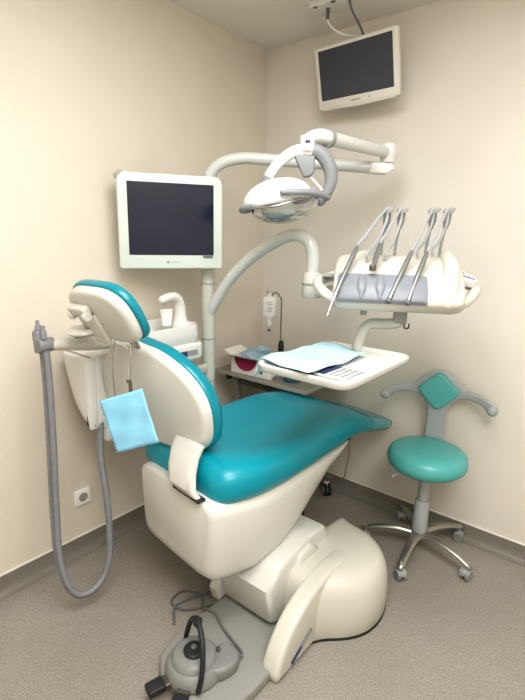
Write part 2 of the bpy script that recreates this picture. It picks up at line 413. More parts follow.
# headrest
hrec = R(30)
hy = CB @ Vector((0, -math.sin(hrec), math.cos(hrec)))
HF = frame(BF @ Vector((-.045, .458, .085*sgn)), bx, hy, bx.cross(hy))
def hout():
    pts = [(0, 0), (.10, .003), (.152, .03), (.165, .11), (.15, .18), (.095, .222), (0, .23)]
    return pts+[(-x, y) for x, y in reversed(pts[1:-1])]
bm = NB(); blob(bm, hout(), [(.80, .05*sgn), (.90, .045*sgn), (.94, .03*sgn), (.94, .0)], HF); hs = obj('headrest_shell', bm, 'cream', ch, sharp=60)
bm = NB(); blob(bm, hout(), [(.92, .016*sgn), (.98, .014*sgn), (1.0, .009*sgn), (1.01, .0), (1.0, -.010*sgn), (.97, -.018*sgn), (.88, -.023*sgn)], HF); obj('headrest_cushion', bm, 'teal_edge', hs, sharp=60)
bm = NB(); rbox(bm, (.075, .13, .02), (-.05, .06, .052*sgn), bev=.006, mtx=HF)
rbox(bm, (.095, .04, .035), (-.065, .15, .065*sgn), bev=.010, mtx=HF); obj('headrest_lever', bm, 'cream2', hs)
bm = NB()
bm.free()
for sx in (-.105, -.025):
    bm = NB(); lathe(bm, [(.001, -.009), (.016, -.009), (.018, -.005), (.018, .005), (.016, .009), (.001, .009)], 18, HF @ frame((sx, .135, .075*sgn), (0, 1, 0), (0, 0, 1), (1, 0, 0))); obj('lever_pivot', bm, 'cream', hs)
bm = NB(); lathe(bm, [(.001, 0), (.052, 0), (.056, .008), (.056, .022), (.048, .03), (.001, .032)], 28, HF @ frame((-.125, .055, .052*sgn), (1, 0, 0), (0, .5, .86*sgn), (0, -.86*sgn, .5) if sgn < 0 else (0, -.4, .9))); obj('headrest_knob', bm, 'cream', hs)
bm = NB(); tube(bm, [BF @ Vector((-.03, .39, .045*sgn)), BF @ Vector((-.035, .45, .07*sgn)), HF @ Vector((.0, .03, .03*sgn)), HF @ Vector((.0, .09, .045*sgn))], [.022, .02, .02, .018], 10, 5, flat=.35, upv=bz); obj('headrest_stem', bm, 'steel', ch)

# bib chain and paper bib hanging behind the backrest
hangp = BF @ Vector((-.045, .565, .085*sgn))
def bq(x, y, z): return BF @ Vector((x, y, z*sgn))
clip = thing('bib_clip_chain', 'thin metal bib chain with clip looped over the headrest stem', 'bib clip', bq(-.06, .36, .12))
bm = NB(); tube(bm, [bq(.05, .308, .165), bq(.055, .40, .15), bq(.045, .455, .13), bq(.02, .475, .12), bq(-.02, .475, .12), bq(-.045, .44, .13), bq(-.06, .34, .15), bq(-.065, .21, .16)], .0024, 8, 8); obj('chain', bm, 'steel', clip)
ctop = bq(.05, .308, .165)
bm = NB(); rbox(bm, (.011, .012, .055), ctop-Vector((0, 0, .012)), bev=.003); rbox(bm, (.02, .008, .012), ctop+Vector((0, -.006, .012)), bev=.002); obj('clip', bm, 'dsteel', clip)
bm = NB(); n = 16
cen = ctop + Vector((-.004, -.012, -.03))
ax = Vector((.80, .42, 0)).normalized(); vg = [[None]*(n+1) for _ in range(n+1)]
for i in range(n+1):
    for j in range(n+1):
        u = (i/n-.66)*.178; v = -j/n*.20
        a = R(20); uu = u*math.cos(a)-v*math.sin(a)*1.0; vv = u*math.sin(a)+v*math.cos(a)
        wav = .0016*math.sin(i*.7+j*.3)+.0012*math.sin(j*.8-i*.2)
        zig = .003*(1 if (j % 2) else -1) if i in (0,) else 0
        vg[i][j] = bm.verts.new(cen+ax*(uu+zig)+Vector((0, 0, vv))+Vector((.42, -.80, 0)).normalized()*(wav+.02*(j/n)))
for i in range(n):
    for j in range(n): bm.faces.new((vg[i][j], vg[i+1][j], vg[i+1][j+1], vg[i][j+1]))
tag(obj('paper_bib', bm, 'bib', None, cen, solid=.0015), 'light blue paper bib clipped behind the teal backrest', 'paper bib')

# ------------------------------------------------------------------ treatment unit column
col = thing('support_column', 'upright cream support column between chair and left wall with curved instrument arm', 'column', (.25, -.74, 0))
bm = NB(); lathe(bm, [(.12, 0), (.12, .02), (.06, .03), (.034, .05), (.034, 1.40)], 28, Matrix.Translation((.25, -.74, 0))); obj('pole', bm, 'pole', col)
for z in (.80, 1.02, 1.30):
    bm = NB(); lathe(bm, [(.034, 0), (.0352, .001), (.0352, .003), (.034, .004)], 28, Matrix.Translation((.25, -.74, z))); obj('pole_seam', bm, 'greyd', col)
bm = NB(); lathe(bm, [(.001, -.03), (.02, -.028), (.026, -.015), (.026, .02), (.018, .03), (.001, .03)], 20, frame((.265, -.79, .80), (0, 0, 1), (.8, .55, 0), (.6, -.8, 0))); obj('clamp_knob', bm, 'grey', col)
bm = NB(); tube(bm, [(.25, -.74, 1.14), (.285, -.738, 1.195), (.38, -.728, 1.325), (.51, -.715, 1.44), (.66, -.695, 1.525), (.745, -.685, 1.545), (.80, -.675, 1.52), (.822, -.67, 1.46), (.822, -.67, 1.37)], .027, 16, 6); obj('instrument_arm', bm, 'arm', col)
bm = NB(); lathe(bm, [(.001, 1.28), (.036, 1.28), (.042, 1.29), (.042, 1.38), (.036, 1.39), (.001, 1.39)], 24, Matrix.Translation((.822, -.67, 0)))
rbox(bm, (.16, .06, .055), (.90, -.66, 1.315), (0, 0, R(12)), .02); obj('arm_joint', bm, 'cream2', col)
bm = NB(); tube(bm, [(.822, -.67, 1.335), (.822, -.67, 1.345)], .0435, 24, 0); obj('joint_ring', bm, 'grey', col)
# monitor on the column
mx = Vector((.53, .85, 0)).normalized(); mn = Vector((.85, -.53, 0)).normalized(); MC = Vector((.225, -.945, 1.59))
MF = frame(MC, mx, (0, 0, 1), mn)
mon = thing('wall_side_monitor', 'large pale framed flat monitor with dark screen mounted before the support column', 'monitor', MC)
bm = NB(); prism(bm, rrect(.47, .415, .012), .035, .006, 3, MF); obj('monitor_frame', bm, 'bezel', mon)
bm = NB(); prism(bm, rrect(.385, .315, .002), .004, .001, 1, MF @ Matrix.Translation((.0, .012, .0175))); obj('screen', bm, 'screen', mon)
bm = NB()
prism(bm, rrect(.30, .26, .03), .05, .015, 3, MF @ Matrix.Translation((0, 0, -.04))); obj('monitor_back', bm, 'bezel', mon)
bm = NB(); rbox(bm, (.05, .05, .13), (.14, 0, -.12), bev=.012, mtx=MF); rbox(bm, (.2, .05, .03), (.08, 0, -.07), bev=.01, mtx=MF); obj('monitor_mount', bm, 'pole', mon)
for sx, sy in ((-1, 1), (1, 1)):
    bm = NB(); prism(bm, [(-.022, -.008), (.022, -.008), (.016, .008), (-.016, .008)], .04, .003, 2, MF @ Matrix.Translation((sx*.228, sy*.2, 0)) @ Matrix.Rotation(R(-45*sx*sy), 4, 'Z')); obj('corner_clip', bm, 'bezel' if sy < 0 else 'tedge', mon)
bm = NB(); lathe(bm, [(.001, 0), (.006, 0), (.006, .001), (.001, .001)], 16, MF @ Matrix.Translation((-.022, -.178, .0175))); obj('brand_dot', bm, 'print', mon)
text('brand_print', 'PLANMECA', .0085, MF @ Matrix.Translation((.012, -.178, .018)), 'print', mon)
bm = NB(); prism(bm, rrect(.045, .012, .001), .003, .0005, 1, MF @ Matrix.Translation((.165, -.153, .0178))); obj('indicator_strip', bm, 'greyd', mon)

# operating light
lt = thing('operating_light', 'white operating light on a folding arm above the chair', 'dental light', (.25, -.74, 1.4))
jx = Vector((.90, -.262, 1.857))
bm = NB(); tube(bm, [(.25, -.74, 1.40), (.25, -.74, 1.60), (.25, -.74, 1.75), (.262, -.731, 1.82), (.305, -.70, 1.87), (.38, -.645, 1.892), (.46, -.588, 1.89), (.70, -.41, 1.872), (.89, -.27, 1.858)], .027, 16, 6); obj('boom_tube', bm, 'arm', lt)
d1 = Vector((.685, .505, -.04)).normalized()
bm = NB(); prism(bm, [(-.05, -.027), (.03, -.027), (.07, -.002), (.05, .027), (-.05, .027)], .055, .010, 3, frame(jx, d1, (0, 0, 1), Vector((d1.y, -d1.x, 0)).normalized())); obj('boom_end', bm, 'white', lt)
jt = Vector((.93, -.245, 1.925)); pv = Vector((.885, -.70, 1.865))
bm = NB(); lathe(bm, [(.001, 1.88), (.032, 1.88), (.034, 1.90), (.037, 1.905), (.037, 1.95), (.028, 1.962), (.001, 1.964)], 24, Matrix.Translation((jt.x, jt.y, 0))); obj('swivel_joint', bm, 'white', lt)
a2 = pv+Vector((0, 0, .055))
dirv = (a2-jt).normalized()
bm = NB(); tube(bm, [jt+dirv*.0, jt+dirv*.05, jt+dirv*.36, a2], [.025, .024, .026, .027], 16, 0, flat=1.1); obj('folding_arm', bm, 'arm', lt)
bm = NB(); tube(bm, [a2-dirv*.015, a2+dirv*.005], .036, 18, 0); obj('elbow_ring', bm, 'grey', lt)
bm = NB(); tube(bm, [a2, a2+Vector((-.025, -.022, .004)), a2+Vector((-.055, -.045, -.004)), a2+Vector((-.07, -.058, -.008))], [.032, .034, .030, .018], 18, 5, flat=.85, endround=True); obj('elbow_cover', bm, 'white', lt)
LC = Vector((.80, -.865, 1.675)); lx = Vector((.80, .60, 0)); ly = Vector((-.60, .80, 0))
nk = LC + lx*.085
bm = NB(); lathe(bm, [(.001, 0), (.03, 0), (.03, .025), (.028, .027), (.028, .055), (.001, .055)], 22, Matrix.Translation((nk.x, nk.y, 1.855))); obj('neck', bm, 'white', lt)
bm = NB(); rbox(bm, (.018, .004, .012), bev=.001, mtx=frame(nk+Vector((.0175, -.0225, 1.886-nk.z)), (.8, .6, 0), (.6, -.8, 0), (0, 0, 1))); obj('neck_label', bm, 'navy', lt)
def L(x, z, y=0): return LC+lx*x+ly*y+Vector((0, 0, z))
bm = NB(); tube(bm, [L(-.075, .045), L(-.055, .095), L(-.02, .14), L(.03, .175), (L(.085, .185)), L(.12, .183)], [.019, .019, .02, .023, .026, .025], 14, 6, flat=.8, upv=ly); yk = obj('yoke_arm', bm, 'white', lt)
bm = NB(); tube(bm, [L(.105, .186), L(.14, .172), L(.172, .13), L(.182, .085), L(.172, .04), L(.145, .0)], [.026, .027, .027, .025, .022, .019], 14, 6, flat=.8, upv=ly, endround=True); obj('yoke_grip', bm, 'grip', lt)
bm = NB(); tube(bm, [L(-.10, .015), L(-.09, .03), L(-.072, .055), L(-.058, .085)], [.021, .022, .0215, .0205], 12, 5, flat=.85, upv=ly); obj('yoke_sleeve', bm, 'grip', yk)
bm = NB(); prism(bm, [(.035, .165), (.115, .165), (.118, .11), (.105, .09), (.075, .085)], .036, .008, 3, frame(LC, lx, (0, 0, 1), Vector((.6, -.8, 0))), 0); obj('hinge_fin', bm, 'grip', lt)
bm = NB(); tube(bm, [L(.10, .09), L(.16, .03)], .006, 8, 0); obj('tension_rod', bm, 'white', lt)
tilt = Matrix.Rotation(R(12), 4, Vector((.6, -.8, 0)))
HFm = Matrix.Translation(LC) @ tilt @ frame((0, 0, 0), lx, ly, (0, 0, 1))
# dome shell (half ellipsoid, open below)
def ell(bm, rx, ry, rz, t0, t1, mtx, seg=32, n=10, cap=False, ox=0, oz=0):
    rings = []
    for i in range(n+1):
        t = t0+(t1-t0)*i/n
        rings.append([mtx @ Vector((ox+rx*max(math.cos(t), .02)*math.cos(2*PI*k/seg), ry*max(math.cos(t), .02)*math.sin(2*PI*k/seg), oz+rz*math.sin(t))) for k in range(seg)])
    loft(bm, rings, cap)
bm = NB(); ell(bm, .14, .11, .085, R(-8), R(90), HFm, ox=-.02); inv_ = HFm.inverted()
bmesh.ops.delete(bm, geom=[f for f in bm.faces if (inv_ @ f.calc_center_median()).y > .015-.25*(inv_ @ f.calc_center_median()).x], context='FACES'); hd = obj('lamp_shell', bm, 'white', lt, solid=.004)
bm = NB(); ell(bm, .132, .104, .078, R(-5), R(90), HFm, ox=-.02); obj('reflector', bm, 'reflector', lt)
bm = NB(); ell(bm, .138, .11, .075, R(-90), R(0), HFm, ox=.005, oz=-.012); obj('visor', bm, 'visor', lt, sharp=80)
bm = NB(); rbox(bm, (.10, .05, .05), (.085, 0, .0), bev=.015, mtx=HFm); obj('bulb_housing', bm, 'grey', lt)
bm = NB(); tube(bm, [(-.115, -.085, -.005), (-.15, -.05, -.005), (-.165, 0, -.005), (-.15, .05, -.005), (-.115, .085, -.005)], [.010, .013, .014, .013, .010], 12, 5, mtx=HFm, endround=True); obj('grip_handle', bm, 'grip', lt)
bm = NB(); tube(bm, [(.0, -.125, .02), (.05, -.122, .012), (.11, -.10, .0), (.15, -.06, -.016), (.172, -.02, -.026)], [.010, .012, .0125, .011, .009], 12, 5, mtx=HFm, endround=True); obj('grip_handle', bm, 'grip', lt)
bm = NB(); tube(bm, [(-.13, -.09, -.012), (-.03, -.115, -.022), (.08, -.10, -.01)], .004, 8, 6, mtx=HFm); obj('reflector_rim', bm, 'steel', lt)

# ------------------------------------------------------------------ instrument console
KC = Vector((1.205, -.655, 1.355)); KF = rotz(KC, 28)
kn = thing('instrument_console', 'cream instrument console with grey pad and four tall whip arms', 'instrument console', KC)
bm = NB(); rings = []
kp = [(-.155, -.055), (-.165, -.035), (-.15, -.005), (-.11, .035), (-.05, .075), (.03, .108), (.10, .118), (.145, .10), (.16, .04), (.14, -.03), (.08, -.065), (-.05, -.08), (-.12, -.078)]
kps = [(p.x, p.y) for p in catmull([(a, b, 0) for a, b in kp], 4, True)]
for x, s in ((-.24, .72), (-.236, .86), (-.222, .95), (-.20, 1), (.0, 1), (.19, 1), (.212, .95), (.226, .86), (.23, .72)):
    rings.append([KF @ Vector((x, y*s, z*s)) for y, z in kps])
loft(bm, rings); kb = obj('console_body', bm, 'cream2', kn, sharp=60)
# raised ribs left and right of the front
bm = NB(); tube(bm, [(.17, -.145, -.035), (.178, -.11, .03), (.185, -.03, .085), (.185, .08, .115)], [.026, .028, .03, .028], 14, 6, mtx=KF, endround=True); obj('side_rib', bm, 'cream2', kb)
bm = NB(); tube(bm, [(-.19, -.14, -.02), (-.195, -.09, .04), (-.19, 0, .09), (-.13, .10, .12)], [.02, .02, .02, .018], 14, 6, mtx=KF, endround=True); obj('side_rib', bm, 'cream2', kb)
# grey silicone pad following the front slope
bm = NB(); rings = []
ps = [(-.168, -.045), (-.171, -.034), (-.156, -.004), (-.136, .018), (-.10, .048)]
pq = [(p.x, p.y) for p in catmull([(a, b, 0) for a, b in ps], 4)]
top = [(a-.006, b+.008) for a, b in pq]; loop = pq+list(reversed(top))
for x, s in ((-.222, .0), (-.212, 1), (.08, 1), (.095, .0)):
    rings.append([KF @ Vector((x, y, z)) for y, z in (pq+[(a-.006*(.3+.7*s), b+.008*(.3+.7*s)) for a, b in reversed(pq)])])
loft(bm, rings); pd = obj('instrument_pad', bm, 'pad', kn, sharp=60)
def onpad(x, k):  # point on the pad surface, k 0 bottom .. 1 top
    i = k*(len(pq)-1); j = min(max(int(math.floor(i)), 0), len(pq)-2); a = pq[j]; b = pq[j+1]; f = i-j
    return KF @ Vector((x, a[0]+(b[0]-a[0])*f-.016, a[1]+(b[1]-a[1])*f+.030))
for x in (-.14, -.075):
    dn = Vector((0, .012, -.018))
    bm = NB(); tube(bm, [onpad(x, .25)+dn, onpad(x, .55)+dn, onpad(x, .9)+dn], [.006, .017, .012], 12, 5, flat=.5, endround=True); obj('instrument_cradle', bm, 'pad', pd)
# handles
bm = NB(); tube(bm, [(.19, -.13, -.045), (.23, -.10, -.038), (.265, -.05, -.02), (.285, .0, -.002), (.28, .04, .012), (.25, .07, .02)], [.022, .019, .019, .021, .02, .016], 14, 6, mtx=KF, flat=1.0); hr = obj('console_handle', bm, 'cream2', kn)
KP = KF @ Matrix.Translation((.175, -.05, .04)) @ Matrix.Rotation(R(14), 4, 'Y') @ Matrix.Rotation(R(14), 4, 'X')
bm = NB(); prism(bm, [(.0, .0), (.0, .16), (.03, .17), (.11, .085), (.118, .05), (.10, .03)], .03, .006, 3, KP); kpd = obj('key_panel', bm, 'keypad', hr)
bm = NB(); rbox(bm, (.085, .009, .002), (.058, .048, .0155), bev=0, mtx=KP); obj('display_strip', bm, 'navy', kpd)
bm = NB()
for i in range(4):
    for j in range(2):
        if i < 3 or j < 1: rbox(bm, (.009, .008, .002), (.022+i*.019, .07+j*.026, .0155), bev=0, mtx=KP)
obj('key_symbols', bm, 'print', kpd)
bm = NB(); tube(bm, [(-.20, -.10, -.05), (-.25, -.10, -.035), (-.29, -.06, -.01), (-.305, .0, .01), (-.28, .06, .02), (-.20, .09, .045)], [.02, .02, .02, .02, .02, .022], 14, 6, mtx=KF); obj('console_handle', bm, 'cream2', kn)
bm = NB(); prism(bm, [(-.29, .0), (-.27, .08), (-.10, .15), (-.10, .10), (-.2, .02)], .012, .003, 2, KF @ Matrix.Translation((0, 0, .035))); obj('side_tray', bm, 'grey', kn)
# whip arms
hx = [-.065, -.01, .11, .165]
for i, x in enumerate(hx):
    bm = NB(); tube(bm, [(x, .135, .09), (x+.004, .14, .17), (x+.012, .135, .235)], [.0085, .008, .009], 10, 5, mtx=KF, flat=.7, upv=KF.to_3x3() @ Vector((1, 0, 0)))
    # open fork at the head
    tube(bm, [(x+.012, .135, .225), (x+.004, .125, .255), (x+.003, .115, .29)], [.008, .006, .007], 8, 4, mtx=KF)
    tube(bm, [(x+.012, .135, .225), (x+.024, .135, .255), (x+.022, .125, .29)], [.008, .006, .007], 8, 4, mtx=KF)
    wa = obj('whip_arm', bm, 'grey', kn)
    bm = NB(); prism(bm, [(-.018, -.008), (-.012, .010), (.022, .013), (.027, .004), (.012, -.012)], .016, .004, 2, KF @ Matrix.Translation((x+.012, .115, .293)) @ frame((0, 0, 0), (1, 0, 0), (0, 0, 1), (0, -1, 0)), 2); obj('whip_head', bm, 'grey', wa)
# tray stem below
bm = NB(); rbox(bm, (.05, .05, .07), (.02, -.02, -.10), bev=.008, mtx=KF); obj('tray_socket', bm, 'grey', kn)
bm = NB(); lathe(bm, [(.001, -.02), (.012, -.02), (.012, .01), (.001, .01)], 14, KF @ Matrix.Translation((-.12, -.05, -.085))); obj('console_foot', bm, 'grey', kn)
bm = NB(); tube(bm, [KF @ Vector((.038, -.03, -.135)), KF @ Vector((.038, -.035, -.15)), KF @ Vector((.052, -.04, -.15)), KF @ Vector((.055, -.03, -.135))], .003, 8, 4); obj('cable_loop', bm, 'black', kn)

# dental handpieces with hoses
def handpiece(label, i, x0, k0, x1, k1, tip, hosebase):
    a = onpad(x1, k1); b = onpad(x0, k0)   # a upper end, b lower end
    root = thing('dental_handpiece', label, 'dental handpiece', b, 'handpieces on the console')
    x = hx[i]
    topm = KF @ Vector((x+.012, .112, .302))
    d = (b-a).normalized()
    bm = NB(); tube(bm, [a, a+(b-a)*.15, a+(b-a)*.5, a+(b-a)*.9, b], [.0065, .009, .0105, .0095, .0075], 12, 4); bd = obj('handpiece_body', bm, 'hp', root)
    if tip == 'needle':
        bm = NB(); tube(bm, [b, b+d*.03, b+d*.085+Vector((0, 0, -.012))], [.006, .0035, .0015], 8, 4); obj('nozzle', bm, 'steel', root)
    elif tip == 'knob':
        bm = NB(); lathe(bm, [(.001, -.012), (.011, -.012), (.013, -.004), (.013, .006), (.008, .012), (.001, .012)], 16, Matrix.Translation(b+Vector((0, 0, .008)))); obj('head', bm, 'dsteel', root)
    else:
        bm = NB(); tube(bm, [b, b+d*.016], [.0095, .0095], 14, 0); obj('coupling', bm, 'greyd', root)
    e1 = a
    mid = (topm+e1)/2
    bm = NB(); tube(bm, [topm, topm+(e1-topm)*.33+Vector((0, 0, .004)), topm+(e1-topm)*.7, e1+(e1-b).normalized()*.015, e1], .0058, 9, 6); obj('hose', bm, 'hoseg', root)
    q = KF @ Vector((x+.012, .118, .262)); hb_ = KF @ Vector(hosebase)
    bm = NB(); tube(bm, [topm, q+Vector((.006, -.012, -.01)), q+(hb_-q)*.5+Vector((0, 0, -.012)), hb_+Vector((0, 0, .03)), hb_], .0055, 9, 6); obj('return_hose', bm, 'hoseg', root)
handpiece('syringe style handpiece with needle nozzle, leftmost on the console pad', 0, -.225, .0, -.16, 1.6, 'needle', (-.12, -.02, .10))
handpiece('short handpiece with round knob head parked on the console pad', 1, -.10, .95, -.075, 1.7, 'knob', (-.05, .0, .105))
handpiece('long handpiece hanging over the middle of the console pad edge', 2, -.035, -.25, .04, 1.5, 'end', (.07, .03, .115))
handpiece('long handpiece hanging over the pad edge beside the right rib', 3, .03, -.35, .095, 1.5, 'end', (.125, .03, .12))

# ------------------------------------------------------------------ bracket tray under the console
TC = Vector((1.125, -.945, 1.10))
tr = thing('bracket_tray', 'white bracket tray with keypad hanging below the instrument console', 'tray', TC)
bm = NB()
o1 = rrect(.375, .50, .05, 6)
rings = [[TC+Vector((x*s, y*(1-(1-s)*.8), z)) for x, y in o1] for s, z in ((.90, -.022), (.96, -.019), (.985, -.010), (1.0, .003), (1.0, .008), (.985, .011), (.965, .008), (.95, -.002), (.93, -.004))]
loft(bm, rings); obj('tray_body', bm, 'white', tr, sharp=70)
bm = NB(); prism(bm, rrect(.15, .12, .006), .008, .002, 2, Matrix.Translation(TC+Vector((.10, -.135, .001)))); kp2 = obj('keypad', bm, 'keypad', tr)
bm = NB(); rbox(bm, (.045, .115, .002), TC+Vector((.045, -.135, .006)), bev=0); obj('display_strip', bm, 'navy', kp2)
bm = NB()
for i in range(4):
    for j in range(5): rbox(bm, (.012, .012, .002), TC+Vector((.085+i*.022, -.18+j*.022, .006)), bev=0)
obj('keypad_buttons', bm, 'print', kp2)
sk = KF @ Vector((.02, -.02, -.12))
bm = NB(); tube(bm, [sk+Vector((0, 0, .02)), sk+Vector((-.005, -.0, -.012)), sk+Vector((-.05, .0, -.025)), Vector((1.11, -.68, 1.20)), Vector((1.085, -.70, 1.14)), Vector((1.08, -.71, 1.095))], [.02, .021, .021, .021, .021, .021], 14, 6); obj('tray_arm', bm, 'pole', tr)
# blue napkin over the tray
bm = NB(); nx, ny = 20, 22; vg = []
for i in range(nx+1):
    row = []
    for j in range(ny+1):
        u, v = i/nx, j/ny
        x = -.245+u*.295; y = -.215+v*.40
        x += .03*(v-.5)*(1-u); y += .02*math.sin(u*5)-.03*u
        z = .016+.004*math.sin(u*9+v*4)+.004*math.sin(v*13-u*3)+.006*max(0, math.sin(v*6+1))*u
        if x < -.19: z -= (-.19-x)*1.0; x = -.19+(x+.19)*.25-.004
        row.append(bm.verts.new(TC+Vector((x, y, z))))
    vg.append(row)
for i in range(nx):
    for j in range(ny): bm.faces.new((vg[i][j], vg[i+1][j], vg[i+1][j+1], vg[i][j+1]))
tag(obj('tray_napkin', bm, 'bib2', None, TC, solid=.002), 'pale blue paper napkin spread over the bracket tray', 'napkin')

# ------------------------------------------------------------------ cuspidor unit
cs = thing('cuspidor_unit', 'white cuspidor unit with spittoon deck standing behind the backrest', 'cuspidor', (.2, -1.1, .64))
XZ = lambda y: Matrix(((1, 0, 0, 0), (0, 0, -1, y), (0, 1, 0, 0), (0, 0, 0, 1)))
bo = [(.045, 1.045), (.055, .97), (.09, .88), (.13, .81), (.175, .765), (.21, .742), (.24, .735), (.245, 1.045)]
bo2 = [(p.x, p.y) for p in catmull([(a, b, 0) for a, b in bo], 4)]
bm = NB(); prism(bm, bo2, .50, .03, 4, XZ(-1.15)); cb = obj('unit_body', bm, 'white', cs)
bm = NB(); prism(bm, [(x*.97+.002, .02+z*.975) for x, z in bo2], .016, .004, 2, XZ(-1.398)); obj('body_seam', bm, 'dsteel', cb)
bm = NB(); prism(bm, [(x*.95+.014, .045+z*.95) for x, z in bo2], .05, .018, 4, XZ(-1.40)); obj('end_cover', bm, 'white', cb)
bm = NB(); prism(bm, rrect(.29, .43, .05, 6), .085, .016, 3, Matrix.Translation((.195, -1.055, .995))); lw_ = obj('lower_deck', bm, 'white', cs)
bm = NB(); prism(bm, rrect(.10, .026, .003), .004, .001, 1, frame((.3405, -.95, .995), (0, 1, 0), (0, 0, 1), (1, 0, 0))); obj('label_strip', bm, 'grey', lw_)
bm = NB(); prism(bm, rrect(.06, .027, .003), .005, .001, 1, frame((.3407, -.995, .995), (0, 1, 0), (0, 0, 1), (1, 0, 0))); obj('display_strip', bm, 'navy', lw_)
bm = NB(); o1 = rrect(.25, .42, .06, 6)
rings = [[Vector((.205+x*s, -1.06+y*s, z)) for x, y in o1] for s, z in ((.94, 1.035), (1, 1.05), (.99, 1.09), (.975, 1.115), (.955, 1.125), (.90, 1.124), (.84, 1.105), (.6, 1.08))]
loft(bm, rings); obj('spittoon_deck', bm, 'white', cs, sharp=60)
bm = NB(); tube(bm, [(.215, -.895, 1.10), (.215, -.895, 1.15), (.217, -.897, 1.195), (.22, -.91, 1.23), (.225, -.94, 1.25), (.231, -.985, 1.25), (.233, -1.015, 1.243)], [.045, .03, .026, .024, .022, .02, .019], 14, 6, endround=True); sp_ = obj('water_spout', bm, 'white', cs)
bm = NB(); lathe(bm, [(.001, 0), (.005, 0), (.005, .02), (.001, .02)], 10, Matrix.Translation((.233, -1.005, 1.216))); obj('nozzle', bm, 'steel', sp_)
bm = NB(); rbox(bm, (.05, .10, .05), (.25, -.815, .87), bev=.012); obj('unit_bracket', bm, 'pole', col)
bm = NB(); lathe(bm, [(.022, 0), (.03, .07), (.031, .07), (.0315, .072), (.029, .072), (.021, .004), (.001, .004)], 24, Matrix.Translation((.235, -.995, 1.122))); tag(obj('plastic_cup', bm, 'cup', None, (.235, -.995, 1.122), sharp=50), 'small white plastic cup under the cuspidor spout', 'cup')

bm = NB(); rbox(bm, (.05, .16, .10), (.215, -1.265, .695), bev=.012); obj('lower_bracket', bm, 'white', cs)
# assistant's suction arm
sa = thing('suction_holder', 'cream suction arm with grey hose holder left of the backrest', 'suction holder', (.25, -1.59, 1.10))
h0 = Vector((.25, -1.585, 1.125)); h1 = Vector((.27, -1.33, 1.10))
bm = NB(); tube(bm, [h0+Vector((.0, .02, 0)), h0+(h1-h0)*.4, h0+(h1-h0)*.8, h1+Vector((0, .06, 0))], [.028, .032, .038, .034], 14, 6, flat=.85); ab = obj('arm_body', bm, 'cream2', sa)
bm = NB(); rbox(bm, (.03, .09, .004), h0+(h1-h0)*.6+Vector((0, 0, .031)), bev=.001); obj('key_strip', bm, 'grey', ab)
bm = NB(); lathe(bm, [(.001, -.03), (.024, -.03), (.027, -.022), (.027, .022), (.024, .03), (.001, .03)], 20, frame(h0, (1, 0, 0), (0, 0, 1), (0, -1, 0)))
lathe(bm, [(.001, -.03), (.02, -.03), (.024, .045), (.017, .055), (.001, .055)], 18, Matrix.Translation(h0+Vector((-.02, -.012, .0))))
obj('hose_holder', bm, 'hose', sa)
for dx, dz in ((-.028, .05), (.012, .035)):
    bm = NB(); lathe(bm, [(.001, 0), (.011, 0), (.011, .03), (.007, .035), (.007, .05), (.001, .05)], 14, Matrix.Translation(h0+Vector((dx, -.01, dz-.01)))); obj('suction_tip', bm, 'hose', sa)
for k, (dx, lab) in enumerate(((0, 'ribbed grey suction hose in the loop, strand nearer the left wall'), (.03, 'ribbed grey suction hose in the loop, strand nearer the chair'))):
    pts = [h0+Vector((-.018+dx, -.005, -.02)), h0+Vector((-.015+dx, -.005, -.15)), (.245+dx, -1.60, .75), (.252+dx, -1.615, .45), (.277+dx*.8, -1.625, .24), (.325+dx*.6, -1.605, .10+k*.01), (.352+dx*.4, -1.545, .065+k*.014), (.362+dx*.3, -1.475, .115+k*.012), (.362+dx*.2, -1.44, .25), (.335+dx*.2, -1.425, .45), (.282+dx*.2, -1.408, .60), (.24+dx*.2, -1.38, .69), (.225+dx*.2, -1.365, .745)]
    bm = NB()
    Q = catmull(pts, 22); rr = [.0125+.0006*math.sin(i*2.2) for i in range(len(Q))]
    tube(bm, Q, rr, 10, 0)
    tag(obj('suction_hose', bm, 'hose', None, Vector(pts[6])), lab, 'hose', 'suction hoses')

# ------------------------------------------------------------------ ceiling TV
bmZ = Vector((0, 0, 1)); tilt_ = R(14)
tx = Vector((1, -.06, 0)).normalized(); tn = (Vector((-.06, -1, 0)).normalized()*math.cos(tilt_)-bmZ*math.sin(tilt_)); ty = tn.cross(tx)
TVC = Vector((.692, -.165, 2.325)); TF = frame(TVC, tx, ty, tn)
tv = thing('ceiling_television', 'cream framed flat television tilted down near the ceiling of the back wall', 'television', TVC)
bm = NB(); prism(bm, rrect(.455, .278, .008), .03, .006, 3, TF)
prism(bm, [(-.225, -.137), (.225, -.137), (.2, -.144), (0, -.150), (-.2, -.144)], .028, .003, 2, TF); obj('television_frame', bm, 'tvbezel', tv)
bm = NB(); prism(bm, rrect(.408, .222, .002), .004, .001, 1, TF @ Matrix.Translation((0, .011, .0145))); obj('screen', bm, 'screen2', tv)
bm = NB(); prism(bm, rrect(.34, .22, .03), .05, .02, 3, TF @ Matrix.Translation((0, 0, -.03))); bk = obj('television_back', bm, 'tvbezel', tv)
bm = NB(); rbox(bm, (.10, .12, .10), TVC+Vector((0, .11, .0)), bev=.006); obj('wall_bracket', bm, 'tvbezel', tv)
bm = NB(); prism(bm, rrect(.055, .007, .003), .0006, 0, 1, TF @ Matrix.Translation((-.005, -.120, .0153))); obj('brand_mark', bm, 'tedge', tv)
bm = NB(); lathe(bm, [(.001, 0), (.004, 0), (.004, .001), (.001, .001)], 10, TF @ Matrix.Translation((.075, -.119, .0148))); obj('power_button', bm, 'print', tv)
